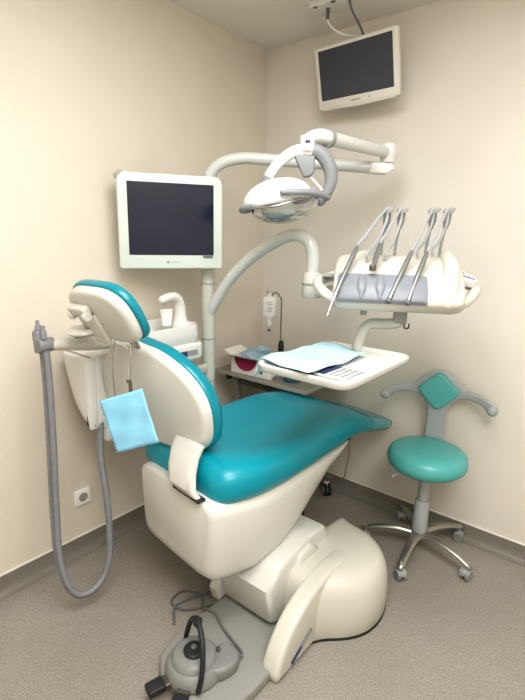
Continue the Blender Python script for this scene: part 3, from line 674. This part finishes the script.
# cables and box on the ceiling
JB = Vector((.60, -.30, 2.6))
jb = thing('junction_box', 'small white ceiling junction box feeding the television cable', 'junction box', JB)
bm = NB(); prism(bm, rrect(.16, .11, .012), .03, .006, 2, Matrix.Translation(JB-Vector((0, 0, .015)))); obj('box_body', bm, 'white', jb)
for dx in (-.04, .055):
    bm = NB(); rbox(bm, (.02, .012, .006), JB+Vector((dx, -.045, -.031)), bev=.001); obj('box_clip', bm, 'dsteel', jb)
bm = NB(); lathe(bm, [(.001, -.075), (.008, -.075), (.009, -.03), (.001, -.03)], 12, Matrix.Translation(JB+Vector((.0, .0, 0)))); obj('plug', bm, 'dsteel', jb)
bm = NB(); tube(bm, [JB+Vector((0, 0, -.07)), JB+Vector((.01, .01, -.10)), JB+Vector((.05, .05, -.13)), (.69, -.16, 2.475), (.70, -.13, 2.46), (.695, -.115, 2.44)], .0045, 10, 8); tag(obj('white_cable', bm, 'white', None, JB), 'thin white cable curving from the ceiling box to the television', 'cable')
bm = NB(); tube(bm, [(.71, -.30, 2.6), (.712, -.28, 2.55), (.718, -.2, 2.50), (.72, -.13, 2.45)], .005, 10, 6); tag(obj('grey_cable', bm, 'cable', None, (.71, -.3, 2.6)), 'dark grey cable dropping straight from ceiling to the television', 'cable')

# ------------------------------------------------------------------ stool
SC = Vector((1.262, -.26, 0))
st = thing('operator_stool', 'round mint green stool with winged grey backrest on five casters', 'stool', SC)
def at(p): return Matrix.Translation(SC+Vector(p))
bm = NB(); lathe(bm, [(.001, .445), (.10, .445), (.162, .452), (.181, .47), (.188, .495), (.182, .523), (.164, .541), (.125, .550), (.06, .553), (.001, .553)], 48, at((0, 0, .012))); obj('seat', bm, 'mint', st, sharp=70)
bm = NB(); lathe(bm, [(.001, .425), (.12, .428), (.14, .448), (.001, .45)], 32, at((0, 0, .012))); obj('seat_plate', bm, 'stoolg', st)
bm = NB(); lathe(bm, [(.001, .26), (.0245, .26), (.0245, .44), (.001, .44)], 24, at((0, 0, 0))); obj('gas_column', bm, 'stoolg', st)
bm = NB(); lathe(bm, [(.001, .09), (.036, .09), (.038, .10), (.034, .28), (.030, .285), (.001, .285)], 24, at((0, 0, 0))); obj('column_sleeve', bm, 'stoolg', st)
bm = NB(); lathe(bm, [(.001, .085), (.045, .085), (.048, .10), (.042, .118), (.001, .12)], 24, at((0, 0, 0))); obj('hub', bm, 'chrome', st)
bm = NB(); tube(bm, [SC+Vector((-.08, -.12, .45)), SC+Vector((-.105, -.155, .435))], .006, 8, 0); obj('height_lever', bm, 'stoolg', st)
ang0 = 275
for k in range(5):
    a = R(ang0+72*k); d = Vector((math.cos(a), math.sin(a), 0))
    bm = NB(); tube(bm, [SC+d*.03+Vector((0, 0, .105)), SC+d*.11+Vector((0, 0, .112)), SC+d*.20+Vector((0, 0, .098)), SC+d*.262+Vector((0, 0, .078)), SC+d*.275+Vector((0, 0, .072))], [.026, .023, .019, .017, .014], 12, 5, flat=.62, endround=True)
    lg = obj('base_leg', bm, 'chrome', st)
    sw = R(ang0+72*k+50+40*k); wd = Vector((math.cos(sw), math.sin(sw), 0)); wp = SC+d*.262+Vector((0, 0, .026))
    n_ = Vector((-wd.y, wd.x, 0))
    bm = NB(); lathe(bm, [(.001, .05), (.008, .05), (.008, .09), (.001, .09)], 10, Matrix.Translation(SC+d*.262+Vector((0, 0, 0))))
    prism(bm, [(-.022, .0), (-.02, .018), (0, .028), (.02, .02), (.024, .004), (0, .012)], .046, .003, 2, frame(wp, wd, (0, 0, 1), n_)); cs_ = obj('caster', bm, 'stoolg', lg)
    for s in (-1, 1):
        bm = NB(); lathe(bm, [(.001, -.009), (.022, -.009), (.026, -.005), (.026, .005), (.022, .009), (.001, .009)], 22, frame(wp+n_*.014*s, wd, (0, 0, 1), n_)); obj('caster', bm, 'caster', lg)
# backrest
BA = Vector((1.228, -.085, .80)); bax = Vector((.97, .2, 0)).normalized(); bfn = Vector((-bax.y, bax.x, 0))*-1
SB = frame(BA, bax, (0, 0, 1), bfn)
bm = NB()
bp = [(0, .112), (.05, .095), (.11, .045), (.13, .026), (.19, .018), (.25, -.008), (.268, -.035), (.256, -.06), (.23, -.055), (.20, -.03), (.14, -.022), (.085, -.035), (.055, -.075), (.045, -.13), (.042, -.33)]
bp = bp+[(-x, y) for x, y in reversed(bp[1:])]
# bend the wings forward by mapping x to depth after the prism
b2 = NB(); prism(b2, [(p.x, p.y) for p in catmull([(x, y, 0) for x, y in bp], 4, True)], .03, .013, 4)
bmesh.ops.triangulate(b2, faces=[f for f in b2.faces if len(f.verts) > 4])
for v in b2.verts: v.co.z += max(0, abs(v.co.x)-.09)**2*2.6
bmesh.ops.transform(b2, matrix=SB, verts=b2.verts); merge(bm, b2)
obj('back_frame', bm, 'stoolg', st)
for s in (-1, 1):
    bm = NB(); bmesh.ops.create_uvsphere(bm, u_segments=18, v_segments=12, radius=.026, matrix=SB @ Matrix.Translation((s*.25, -.038, .066))); obj('wing_knob', bm, 'stoolg', st)
bm = NB(); dm = [(0, .092), (.024, .08), (.085, .022), (.094, 0), (.08, -.022), (.024, -.078), (0, -.09)]; dm = dm+[(-x, y) for x, y in reversed(dm[1:-1])]
prism(bm, [(p.x, p.y) for p in catmull([(x, y, 0) for x, y in dm], 3, True)], .028, .01, 4, SB @ Matrix.Translation((0, .005, .022))); obj('back_pad', bm, 'mint', st)
bm = NB(); tube(bm, [SB @ Vector((0, -.31, 0)), SC+Vector((-.03, .14, .45)), SC+Vector((-.02, .07, .437))], [.03, .03, .03], 12, 5, flat=.5); obj('back_bar', bm, 'stoolg', st)

# ------------------------------------------------------------------ foot control
PC = Vector((.94, -1.49, .045))
fp = thing('foot_control', 'grey round foot control with black carrying loop on the base plate', 'foot pedal', PC)
PM = Matrix.Translation(PC)
bm = NB(); lathe(bm, [(.001, 0), (.09, 0), (.101, .008), (.10, .03), (.088, .05), (.08, .054), (.074, .07), (.065, .077), (.001, .08)], 40, PM); obj('pedal_dome', bm, 'pedalg', fp)
bm = NB(); lathe(bm, [(.001, .072), (.036, .076), (.037, .086), (.031, .092), (.001, .093)], 28, PM); pc = obj('pedal_cap', bm, 'black', fp)
bm = NB(); lathe(bm, [(.001, .09), (.010, .09), (.010, .099), (.001, .101)], 14, PM); obj('cap_button', bm, 'greyd', pc)
bm = NB(); prism(bm, [(-.035, -.055), (.03, -.05), (.06, .0), (.05, .06), (-.03, .07)], .05, .014, 3, Matrix.Translation(PC+Vector((.06, .055, .025))), 3); obj('cable_housing', bm, 'pedalg', fp)
bm = NB(); lathe(bm, [(.001, .05), (.008, .05), (.008, .062), (.001, .063)], 14, Matrix.Translation(PC+Vector((.045, .075, 0)))); obj('lock_pin', bm, 'dsteel', fp)
u1 = Vector((.50, -.86, 0)); 
bm = NB(); tube(bm, [PC+Vector((-.085, .035, .015)), PC+Vector((-.085, .04, .06)), PC+Vector((-.06, .045, .14)), PC+Vector((.0, .02, .185)), PC+Vector((.06, -.015, .155)), PC+Vector((.088, -.045, .08)), PC+Vector((.085, -.06, .015))], [.009, .009, .0095, .0105, .0095, .009, .009], 12, 6); ho = obj('carry_loop', bm, 'black', fp)
bm = NB(); lathe(bm, [(.001, -.009), (.017, -.009), (.018, 0), (.017, .009), (.001, .009)], 16, frame(PC+Vector((.0, .02, .185)), (.8, -.55, 0), (.3, .5, .8), (-.45, -.6, .6))); obj('loop_boss', bm, 'black', ho)
for ang in (255, 297):
    d = Vector((math.cos(R(ang)), math.sin(R(ang)), 0))
    bm = NB(); rbox(bm, (.085, .045, .022), (.11, 0, .012), bev=.005, mtx=PM @ Matrix.Rotation(R(ang), 4, 'Z')); f_ = obj('foot_rest', bm, 'dsteel', fp)
    bm = NB(); rbox(bm, (.06, .05, .026), (.145, 0, .015), bev=.006, mtx=PM @ Matrix.Rotation(R(ang), 4, 'Z')); obj('rubber_pad', bm, 'black', f_)
c0 = PC+Vector((.095, .11, .03))
bm = NB(); tube(bm, [PC+Vector((.06, .07, .03)), PC+Vector((.075, .095, .035)), c0], [.014, .012, .008], 12, 5); obj('strain_relief', bm, 'greyd', fp)
bm = NB(); tube(bm, [c0, c0+Vector((-.005, .04, -.015)), (.90, -1.30, .052), (.83, -1.27, .053), (.775, -1.27, .05), (.735, -1.25, .012), (.66, -1.20, .006), (.585, -1.235, .006), (.60, -1.31, .006), (.68, -1.30, .012), (.745, -1.20, .006), (.76, -1.13, .006), (.70, -1.14, .006), (.63, -1.30, .006), (.70, -1.38, .006)], .0048, 8, 8); obj('control_cable', bm, 'cable', fp)

# ------------------------------------------------------------------ wall socket
so = thing('wall_socket', 'white square power socket low on the left wall', 'socket', (0, -1.352, .295))
SM = frame((0, -1.352, .295), (0, -1, 0), (0, 0, 1), (-1, 0, 0)); SM = frame((0, -1.352, .295), (0, 1, 0), (0, 0, 1), (1, 0, 0))
bm = NB(); prism(bm, rrect(.081, .081, .008), .012, .004, 3, SM @ Matrix.Translation((0, 0, .006))); so_p = obj('cover_plate', bm, 'cup', so)
bm = NB(); lathe(bm, [(.001, 0), (.021, 0), (.021, .002), (.001, .002)], 24, SM @ Matrix.Translation((0, 0, .0105))); obj('socket_well', bm, 'bezel', so)
for dx, dy in ((-.008, -.006), (.008, .006)):
    bm = NB(); lathe(bm, [(.001, 0), (.005, 0), (.005, .0015), (.001, .0015)], 12, SM @ Matrix.Translation((dx, dy, .012))); obj('pin_hole', bm, 'black', so)
bm = NB(); lathe(bm, [(.0205, 0), (.0225, .001), (.0225, .003), (.0205, .003)], 24, SM @ Matrix.Translation((0, 0, .011))); obj('socket_ring', bm, 'tedge', so)

# ------------------------------------------------------------------ side table on casters
tb = thing('side_table', 'grey laminate side table on casters in the corner of the room', 'table', (.38, -.26, 0))
bm = NB(); rbox(bm, (.63, .48, .022), (.385, -.262, .769), bev=.003); tp = obj('table_top', bm, 'table', tb)
bm = NB(); rbox(bm, (.636, .004, .022), (.385, -.504, .769), bev=.001); rbox(bm, (.004, .48, .022), (.702, -.262, .769), bev=.001); obj('edge_band', bm, 'tedge', tp)
for y in (-.40, -.10):
    bm = NB(); rbox(bm, (.035, .035, .66), (.15, y, .43), bev=.004); obj('leg', bm, 'steel', tb)
    bm = NB(); rbox(bm, (.56, .03, .025), (.37, y, .115), bev=.004); obj('foot_bar', bm, 'steel', tb)
for x, y in ((.12, -.40), (.12, -.10), (.62, -.395), (.62, -.10)):
    bm = NB(); rbox(bm, (.03, .03, .02), (x, y, .10), bev=.003); lg = obj('caster_plate', bm, 'dsteel', tb)
    wp = Vector((x+.012, y-.012, .038)); wd = Vector((.75, -.66, 0)); n_ = Vector((.66, .75, 0))
    bm = NB(); rbox(bm, (.03, .034, .045), (x, y, .06), bev=.008); lathe(bm, [(.001, .07), (.016, .07), (.016, .10), (.001, .10)], 14, Matrix.Translation((x, y, 0))); obj('caster_fork', bm, 'white', lg)
    for s in (-1, 1):
        bm = NB(); lathe(bm, [(.001, -.010), (.030, -.010), (.038, -.007), (.038, .007), (.030, .010), (.001, .010)], 22, frame(wp+n_*.012*s, wd, (0, 0, 1), n_)); cw = obj('caster', bm, 'black', lg)
        bm = NB(); lathe(bm, [(.001, -.0115), (.022, -.0115), (.024, .0), (.022, .0115), (.001, .0115)], 18, frame(wp+n_*.012*s, wd, (0, 0, 1), n_)); obj('caster', bm, 'white', lg)
for sz_, lo_ in (((.48, .022, .03), (.38, -.40, .70)), ((.48, .022, .03), (.38, -.10, .70))):
    bm = NB(); rbox(bm, sz_, lo_, bev=.004); obj('frame_rail', bm, 'dsteel', tb)
bm = NB(); tube(bm, [(.185, -.46, .755), (.185, -.46, .70)], .008, 10, 0); obj('clamp_post', bm, 'steel', tb)
bm = NB(); lathe(bm, [(.001, -.014), (.016, -.014), (.018, 0), (.016, .014), (.001, .014)], 16, frame((.15, -.475, .742), (1, 0, 0), (0, 0, 1), (0, -1, 0))); obj('clamp_knob', bm, 'black', tb)
# carton of wrapped sachets
BX = rotz((.315, -.405, .781), 4) @ Matrix.Scale(1.36, 4)
bx_ = thing('open_carton', 'small white open carton with magenta print on the side table', 'box', (.315, -.405, .781))
bm = NB()
for sx, sy, lx_, ly_ in ((.2, .003, 0, -.06), (.2, .003, 0, .06), (.003, .12, -.0985, 0), (.003, .12, .0985, 0)): rbox(bm, (sx, sy, .072), (lx_, ly_, .036), bev=.0008, mtx=BX)
rbox(bm, (.198, .12, .003), (0, 0, .002), bev=0, mtx=BX); obj('carton_body', bm, 'box', bx_)
bm = NB(); arc = [(-.058, .066)]+[(-.002+.056*math.cos(R(a)), .066-.052*math.sin(R(a))) for a in range(180, -1, -12)]
arc = [(.056*math.cos(R(a)), .068-.052*math.sin(R(a))) for a in range(0, 181, 12)]
prism(bm, arc, .001, 0, 1, BX @ frame((-.025, -.0622, 0), (1, 0, 0), (0, 0, 1), (0, -1, 0))); ro = obj('print_roundel', bm, 'magenta', bx_)
bm = NB(); rbox(bm, (.2, .05, .002), (0, -.078, .078), (R(-22), 0, 0), bev=0, mtx=BX); rbox(bm, (.05, .12, .002), (-.12, 0, .08), (0, R(20), 0), bev=0, mtx=BX); obj('open_flap', bm, 'box', bx_)
bm = NB(); lathe(bm, [(.001, 0), (.006, 0), (.006, .001), (.001, .001)], 12, BX @ frame((.055, -.0618, .022), (1, 0, 0), (0, 0, 1), (0, -1, 0))); obj('print_dot', bm, 'black', bx_)
bm = NB(); n = 14; vg = []
WC = BX @ Vector((.01, .0, .088))
for i in range(n+1):
    row = []
    for j in range(n+1):
        u, v = i/n-.5, j/n-.5
        x = u*.20; y = v*.17
        z = .04*math.exp(-((u+.12)**2/.02+(v-.2)**2/.09))+.006*math.sin(u*11+v*5)-.02*abs(v)+.004*math.sin(v*17)
        row.append(bm.verts.new(WC+Vector((x, y, z))))
    vg.append(row)
for i in range(n):
    for j in range(n): bm.faces.new((vg[i][j], vg[i+1][j], vg[i+1][j+1], vg[i][j+1]))
wr = tag(obj('wrapped_pack', bm, 'foil', None, WC, solid=.006), 'crumpled blue wrapped pack lying on top of the open carton', 'pack')
bm = NB(); e_ = [WC+Vector((.035+.05*math.cos(R(a)), -.01+.03*math.sin(R(a)), .012+.003*math.sin(R(a*2)))) for a in range(0, 360, 30)]
tube(bm, e_, .0022, 6, 4, True); tube(bm, [WC+Vector((.0+.012*k, -.015+.012*(k % 2), .013)) for k in range(7)], .0022, 6, 4); obj('printed_mark', bm, 'print', wr)
# bottle on its stand
sd = thing('bottle_stand', 'thin hooked metal stand with black clamp at the back of the table', 'stand', (.33, -.23, .78))
bm = NB(); tube(bm, [(.33, -.23, .78), (.33, -.23, 1.15), (.329, -.23, 1.185), (.305, -.235, 1.218), (.285, -.24, 1.222), (.268, -.245, 1.20)], .0035, 8, 6); obj('rod', bm, 'dsteel', sd)
bm = NB(); tube(bm, [(.268, -.245, 1.20), (.256, -.246, 1.208), (.235, -.25, 1.228)], .003, 8, 0); obj('hook', bm, 'dsteel', sd)
bm = NB(); lathe(bm, [(.001, .86), (.012, .862), (.017, .885), (.017, .925), (.010, .945), (.001, .947)], 16, Matrix.Translation((.338, -.232, 0))); obj('clamp', bm, 'black', sd)
bm = NB(); lathe(bm, [(.001, 0), (.04, 0), (.04, .008), (.005, .012), (.001, .012)], 20, Matrix.Translation((.33, -.23, .78))); obj('foot', bm, 'black', sd)
BC = Vector((.258, -.25, 1.065))
bo_ = thing('solution_bottle', 'translucent upside down solution bottle hanging from the hooked stand', 'bottle', BC)
bm = NB(); rings = [[BC+Vector((x*.8-y*.6, x*.6+y*.8, z)) for x, y in sring(w_, d_, 24, 3.5)] for w_, d_, z in ((.010, .010, -.02), (.012, .012, .0), (.032, .02, .012), (.04, .024, .03), (.041, .024, .12), (.039, .022, .132), (.012, .008, .137), (.01, .006, .15))]
loft(bm, rings); obj('bottle_body', bm, 'bottle', bo_)
bm = NB(); prism(bm, rrect(.05, .07, .004), .001, 0, 1, frame(BC+Vector((.0, -.0, .075))+Vector((.61, -.76, 0))*.026, (.8, .6, 0), (0, 0, 1), (.6, -.8, 0))); bl_ = obj('bottle_label', bm, 'box', bo_)
bm = NB()
for zz, ww in ((.10, .03), (.09, .036), (.075, .024), (.066, .034), (.058, .03), (.05, .036)):
    rbox(bm, (ww, .003, .0006), bev=0, mtx=frame(BC+Vector((0, 0, zz))+Vector((.61, -.76, 0))*.0268, (.8, .6, 0), (0, 0, 1), (.6, -.8, 0)))
obj('label_print', bm, 'print', bl_)
bm = NB(); lathe(bm, [(.001, -.06), (.004, -.055), (.006, -.045), (.016, -.04), (.016, -.012), (.001, -.012)], 18, Matrix.Translation(BC)); obj('bottle_cap', bm, 'white', bo_)
bm = NB(); lathe(bm, [(.001, -.075), (.009, -.072), (.009, -.06), (.001, -.058)], 14, Matrix.Translation(BC)); obj('drip_valve', bm, 'greyd', bo_)
# things on the table under the tray
bm = NB(); lathe(bm, [(.001, 0), (.045, 0), (.05, .01), (.05, .05), (.046, .055), (.044, .05), (.044, .01), (.001, .008)], 26, Matrix.Translation((.545, -.40, .78))); tag(obj('blue_bowl', bm, 'blue', None, (.545, -.40, .78)), 'dark blue plastic bowl on the table beneath the tray', 'bowl')
bm = NB(); lathe(bm, [(.001, 0), (.05, 0), (.065, .012), (.067, .016), (.05, .006), (.001, .005)], 26, Matrix.Translation((.625, -.30, .78))); tag(obj('white_dish', bm, 'white', None, (.625, -.30, .78)), 'shallow white dish on the right end of the side table', 'dish')
bm = NB(); tube(bm, [(.44, -.43, .785), (.435, -.44, .82), (.455, -.44, .835), (.475, -.435, .81), (.455, -.455, .785)], .004, 8, 6); tag(obj('coiled_tube', bm, 'cable', None, (.40, -.42, .78)), 'short dark coiled tube beside the blue bowl on the table', 'tube')
# thin cable below the leg rest
fc = thing('leg_rest_cable', 'thin brown cable dangling under the foot end of the chair', 'cable', cm(.17, .80, .56))
bm = NB(); tube(bm, [cm(.17, .80, .585), cm(.17, .80, .54), cm(.14, .85, .45), cm(.12, .86, .36), cm(.10, .88, .30), cm(.04, .90, .25), cm(-.02, .93, .22)], .003, 8, 8); obj('cord', bm, 'bcable', fc)
bm = NB(); rbox(bm, (.05, .03, .015), cm(.16, .78, .572), bev=.003); obj('cord_clip', bm, 'black', fc)

sc = bpy.context.scene
sc.view_settings.view_transform = 'Standard'
sc.view_settings.exposure = 0.0
try: sc.view_settings.look = 'Medium High Contrast'
except Exception: pass

sc.cycles.max_bounces = 10
